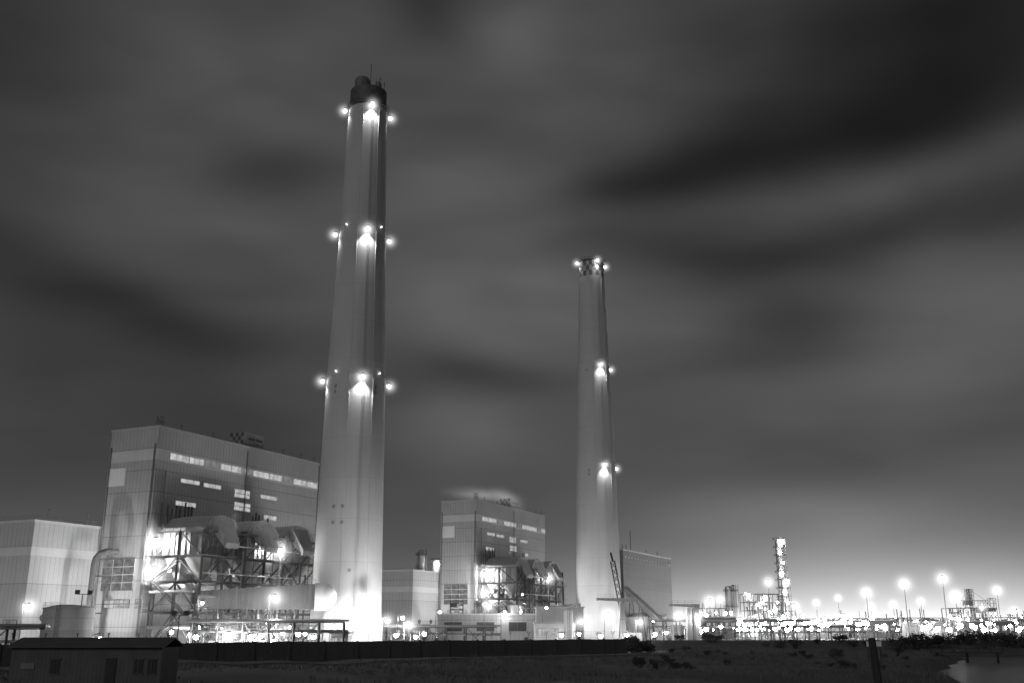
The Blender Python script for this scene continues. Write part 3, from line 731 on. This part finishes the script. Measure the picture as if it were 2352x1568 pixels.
for t in (.15,.4,.65): 
    v=[p[i]+(q[i]-p[i])*t for i in range(3)]
    part(T,'trestle',B().beam((v[0]-1,v[1],0),(v[0]+.5,v[1]+1,v[2]-3),.4).beam((v[0]+3,v[1]+2,0),(v[0]+1.5,v[1]+2,v[2]-3),.4).beam((v[0]-.5,v[1]+.5,v[2]*.4),(v[0]+2.5,v[1]+2,v[2]*.4),.3),M_steel)
# mobile lattice crane
bx,by,_=at(1440,1440,300); tx,ty,tz=at(1404,1273,300)
T=thing('mobile_crane','crawler crane with raised lattice boom','crane',(bx,by,0),0)
b=B()
d=Vector((tx-bx,0,tz-2)); Ld=d.length; d.normalize(); nn=Vector((d.z,0,-d.x))
def cb(s,o,y_): v=d*s+nn*o; return (v.x,v.y+y_,v.z+2)
for s in range(0,int(Ld)-1,2):
    w=.6
    for o,y_ in ((-w,-w),(w,-w),(w,w),(-w,w)): b.beam(cb(s,o,y_),cb(s+2,o,y_),.24)
    b.beam(cb(s,-w,-w),cb(s+2,w,-w),.16).beam(cb(s,w,w),cb(s+2,-w,w),.16)
b.beam(cb(Ld-2,0,-.8),cb(Ld+.6,0,.8),.5)
part(T,'lattice_boom',b,M_black)
part(T,'cab',B().box(-1,4,-1.6,1.6,1.3,3.6).box(-1.4,.2,-1.6,0,1.3,4),M_wallB)
for y_ in (-2.2,1.3): part(T,'crawler_track',B().box(-2,4,y_,y_+.9,0,1.2),M_dark)
part(T,'hoist_rope',B().beam((tx-bx,0,tz),(4,0,3.6),.06),M_dark)
# ---------------------------------------------------------------- refinery
def column(px,pyt,Y,r,label,lit=True,step=5.5):
    x,y,z=at(px,pyt,Y); T=thing('distillation_column',label,'refinery tower',(x,y,0),0,'refinery towers')
    part(T,'column_shell',B().lathe([(r*1.15,0),(r*1.15,z*.3),(r,z*.33),(r,z-1),(r*.5,z)],20),M_steel_l,True)
    zz=8
    while zz<z: 
        part(T,'platform',B().lathe([(r*1.0,zz),(r*1.6,zz+.05),(r*1.6,zz+.2),(r*1.0,zz+.2)],14).rail([(r*1.55*math.cos(t),r*1.55*math.sin(t),zz+.2) for t in [2*math.pi*i/10 for i in range(11)]],1.1,.09,3),M_steel_d); zz+=step
    part(T,'riser_pipe',B().beam((r*1.4,-r,0),(r*1.4,-r,z),.3),M_steel_d)
    if lit:
        zz=z-3; k=0
        while zz>10:
            b=B().ball((-r*.2 if k%2 else r*.35,-r*1.75,zz),(1.5,.8,.7,1.1)[k%4]*Y/700,6,5); part(T,'lamp',b,E_far); zz-=step*1.25; k+=1
column(1788,1235,700,2.6,'tall refinery column ringed with lit platforms')
column(1800,1325,690,2.4,'shorter refinery column with lit platforms',True)
column(1752,1362,680,1.8,'slim refinery column among pipework')
column(1738,1378,660,1.6,'slim refinery column among pipework')
column(1672,1345,800,2.6,'pale refinery stack',False,12)
column(1684,1342,800,2.2,'pale refinery stack',False,12)
column(2222,1352,800,1.5,'slim distant refinery column',False,9)
column(968,1262,560,2.0,'distant slim stack behind the turbine hall',False,7)
column(1002,1284,560,2.4,'distant short stack behind the turbine hall',True,8)
def process(px,Y,w,dp,lv,label):
    x,y,_=at(px,1440,Y); T=thing('process_unit',label,'refinery plant',(x,y,0),0,'refinery process units')
    b=B(); H=lv*5
    for i in range(int(w/6)+1):
        for o in (0,dp): b.beam((i*6,o,0),(i*6,o,H),.4)
        for k in range(1,lv+1): b.beam((i*6,0,k*5),(i*6,dp,k*5),.3)
    for k in range(1,lv+1):
        for o in (0,dp): b.beam((0,o,k*5),(int(w/6)*6,o,k*5),.35)
    part(T,'steel_frame',b,M_dark)
    for k in range(lv):
        for j in range(int(w/7)):
            xx=rs.uniform(1,w-4); b=B()
            if rs.random()<.5: b.tube((xx,dp/2,k*5+1.8),(xx+rs.uniform(3,6),dp/2,k*5+1.8),rs.uniform(.8,1.6),None,12)
            else: b.tube((xx,dp/2,k*5+.3),(xx,dp/2,k*5+rs.uniform(3,8)),rs.uniform(.6,1.4),None,12)
            part(T,'vessel',b,M_pipe,True)
    for k in range(8):
        xx=rs.uniform(0,w); part(T,'pipe',B().tube((xx,-.6,0),(xx,-.6,rs.uniform(H*.5,H+5)),rs.uniform(.2,.45),None,8),M_steel_d)
    for k in range(int(w*lv/11)):
        part(T,'lamp',B().ball((rs.uniform(0,w),-1,rs.uniform(3,H+1)),rs.choice((.35,.5,.8,1.1))*Y/600,6,5),E_far)
process(1712,640,24,10,5,'multi-level refinery process unit full of lamps')
process(1765,660,18,10,4,'multi-level refinery process unit full of lamps')
process(1600,560,22,10,3,'low refinery process unit with pipework')
process(1845,620,36,10,2,'low refinery process unit with pipework')
process(1960,600,30,10,2,'low refinery process unit with pipework')
process(2060,560,34,10,2,'low refinery process unit with pipework')
process(2185,560,28,10,3,'refinery process unit with pipework')
process(2290,540,30,10,2,'refinery process unit with pipework')
for px,r,Y in ((1650,11,560),(1700,10,600),(1820,12,720),(1930,12,700),(2020,12,680),(2075,12,720),(2130,12,700),(2250,11,720),(2330,12,700),(1480,9,420)):
    x,y,_=at(px,1440,Y); T=thing('storage_tank','round pale refinery storage tank with shallow conical roof','tank',(x,y,0),0,'refinery storage tanks')
    part(T,'tank_shell',B().lathe([(r,0),(r,9)],32),M_white,True); part(T,'tank_roof',B().lathe([(r+.2,9),(r+.2,9.3),(.5,11)],32),M_steel_l,True)
    part(T,'railing',B().rail([((r)*math.cos(t),(r)*math.sin(t),9.2) for t in [math.pi+math.pi*i/14 for i in range(15)]],1.1,.1,4),M_steel)
for px,Y,H,f in ((2235,700,30,1),(2285,700,24,-1),(2262,760,24,1)):
    x,y,_=at(px,1440,Y); T=thing('harbour_crane','distant lattice harbour crane with level jib','crane',(x,y,0),0,'distant harbour cranes')
    part(T,'tower',B().lattice(-2,2,-2,2,0,H,7,.22),M_steel_d)
    b=B().beam((-6,0,H*.75),(f*11,0,H*.75),.4).beam((-6,0,H*.75),(0,0,H),.15).beam((0,0,H),(f*11,0,H*.75),.15)
    part(T,'jib',b,M_steel_d); part(T,'machine_house',B().box(-4,1,-2.5,2.5,H*.64,H*.74),M_wallD)
# ---------------------------------------------------------------- foreground shed
T=thing('shed','dark weathered shed with low pitched roof by the wall','shed',(-44.9,94,-.25),.03)
part(T,'wall',B().box(0,13.4,0,5.2,-1,3.5),M_shed)
b=B().prism([(-.3,-.45,3.5),(13.7,-.45,3.5),(13.7,-.45,3.62),(-.3,-.45,3.62)],[(-.3,2.6,4.25),(13.7,2.6,4.25),(13.7,2.6,4.37),(-.3,2.6,4.37)])
b.prism([(-.3,2.6,4.25),(13.7,2.6,4.25),(13.7,2.6,4.37),(-.3,2.6,4.37)],[(-.3,5.7,3.5),(13.7,5.7,3.5),(13.7,5.7,3.62),(-.3,5.7,3.62)])
part(T,'roof',b,M_shroof)
part(T,'door',B().box(8.5,9.4,-.08,-.01,-.6,2.6),mat_surface('dark_door',.025))
for q in (11.0,12.2,3.6):
    w_=part(T,'window',B().box(q,q+.8,-.06,-.01,1.3,2.5),mat_surface('dark_door',.025)); part(T,'frame',B().box(q-.08,q+.88,-.1,-.02,2.5,2.6).box(q-.08,q+.88,-.1,-.02,1.2,1.3).box(q+.37,q+.43,-.1,-.065,1.3,2.5),M_shed,parent=w_)
part(T,'notice_board',B().box(1,2.2,-.07,-.01,1.7,2.2),mat_surface('faded_board',.15))
x,y,_=at(2016,1500,78); obj('mooring_post',B().tube((0,0,-2),(-.35,0,4.15),.34,.27,12).tube((-.35,0,4.15),(-.36,0,4.25),.3,.2,12).mesh('mooring_post',M_wood,True),None,(x,y,0),0,'thick dark wooden mooring post standing near the river','post')
x,y,_=at(2007,1475,150); T=thing('sign_board','small pale blank notice board on two posts','sign',(x,y,0),.1)
part(T,'board',B().box(-1.1,1.1,-.05,.05,2.4,3.1),M_white)
for q in (-.9,.9): part(T,'post',B().beam((q,.1,-.5),(q,.1,3.1),.1),M_wood)
x,y,_=at(2135,1490,190); T=thing('jetty','small dark timber landing with handrails on the river bank','jetty',(x,y,.2),-.5)
part(T,'deck',B().box(0,12,0,2.2,.4,.6),M_wood)
for q in (1,6,11):
    for o in (.2,2): part(T,'pile',B().beam((q,o,-3),(q,o,.4),.25),M_wood)
for o in (.1,2.1): part(T,'handrail',B().rail([(0,o,.6),(12,o,.6)],1.1,.07,2),M_wood)
# ---------------------------------------------------------------- vegetation
rv=random.Random(11)
def shrubmesh(seed,R,H,nl):
    r=random.Random(seed); b=B()
    cl=[(r.uniform(-.7,.7)*R,r.uniform(-.7,.7)*R,r.uniform(.25,.8)*H,r.uniform(.25,.5)*R) for _ in range(9)]
    for c in cl[:6]: b.tube((0,0,-.3),(c[0],c[1],c[2]),.09,.03,5)
    b.cur=1
    for _ in range(nl):
        c=r.choice(cl); d=Vector((r.gauss(0,1),r.gauss(0,1),r.gauss(0,.8))).normalized()*c[3]*r.uniform(.5,1.15)
        p=Vector((c[0],c[1],c[2]))+d; u=Vector((r.gauss(0,1),r.gauss(0,1),r.gauss(0,1))).normalized(); w=u.orthogonal().normalized()
        s_=r.uniform(.1,.24); b.add([p-u*s_,p+w*s_*.6,p+u*s_,p-w*s_*.6],[(0,1,2,3)])
    return b.mesh('shrub',[M_wood,M_leaf])
sm=[shrubmesh(i,1.9,2.4,700) for i in range(6)]
def put_shrub(x,y,s):
    o=obj('shrub',rv.choice(sm),None,(x,y,gh(x,y)),rv.uniform(0,6),'dark leafy shrub on the rough river bank','shrub','shrubs on the scrubland'); o.scale=(s*rv.uniform(.9,1.3),s,s*rv.uniform(.7,1.1))
for px,py,Y,s in ((1470,1490,205,1.1),(1490,1490,208,.9),(1455,1495,200,.7),(2060,1475,235,1.2),(2100,1470,235,1.5),(2130,1465,240,1.8),(2155,1465,240,1.6),(2190,1465,245,1.2),(2230,1465,245,1.4),(2270,1470,242,1.4),(2310,1475,240,1.3),(2340,1480,240,1.3)):
    x,y,_=at(px,py,Y); put_shrub(x,y,s)
for i in range(75):
    Y=rv.uniform(120,262); px=rv.uniform(1450,2340); x=ray(px,1480)[0]*Y
    if Y<236 and x>bankX(Y)-6: continue
    put_shrub(x,Y,rv.uniform(.2,.5) if Y<225 else rv.uniform(.4,1.0))
b=B()
for i in range(12000):
    Y=92+150*rv.random()**.8; x=rv.uniform(-.52,.52)*Y
    s_=(Vector((x,Y))-WL).dot(wn)
    if x<24 and s_<1: continue
    if 3<s_<10.5 and x<24 and rv.random()<.85: continue
    if x>bankX(Y)-3: continue
    if math.sin(x*.13+2)+math.sin(Y*.17+x*.05)<rv.uniform(-1.6,1.2): continue
    z=gh(x,Y)
    for k in range(4):
        a=rv.uniform(0,6.3); h=rv.uniform(.2,.75); w=.07; ox,oy=rv.uniform(-.3,.3),rv.uniform(-.3,.3); l=rv.uniform(.1,.35)
        b.add([(x+ox-w*math.cos(a),Y+oy-w*math.sin(a),z-.05),(x+ox+w*math.cos(a),Y+oy+w*math.sin(a),z-.05),(x+ox+l*math.sin(a),Y+oy+l*math.cos(a),z+h)],[(0,1,2)])
obj('grass',b.mesh('grass',M_grass),kind='stuff',label='rough dark grass tufts over the scrubland',category='grass')
# ---------------------------------------------------------------- camera
cd=bpy.data.cameras.new('camera'); cam=bpy.data.objects.new('camera',cd); COL.objects.link(cam)
cam.location=(0,0,CAMH); cam.rotation_euler=(math.pi/2+TH,0,0)
cd.sensor_width=36; cd.lens=2300/2352*36; cd.clip_end=20000; cd.clip_start=.5
sc.camera=cam
sc.view_settings.view_transform='Standard'; sc.view_settings.look='None'; sc.view_settings.exposure=0
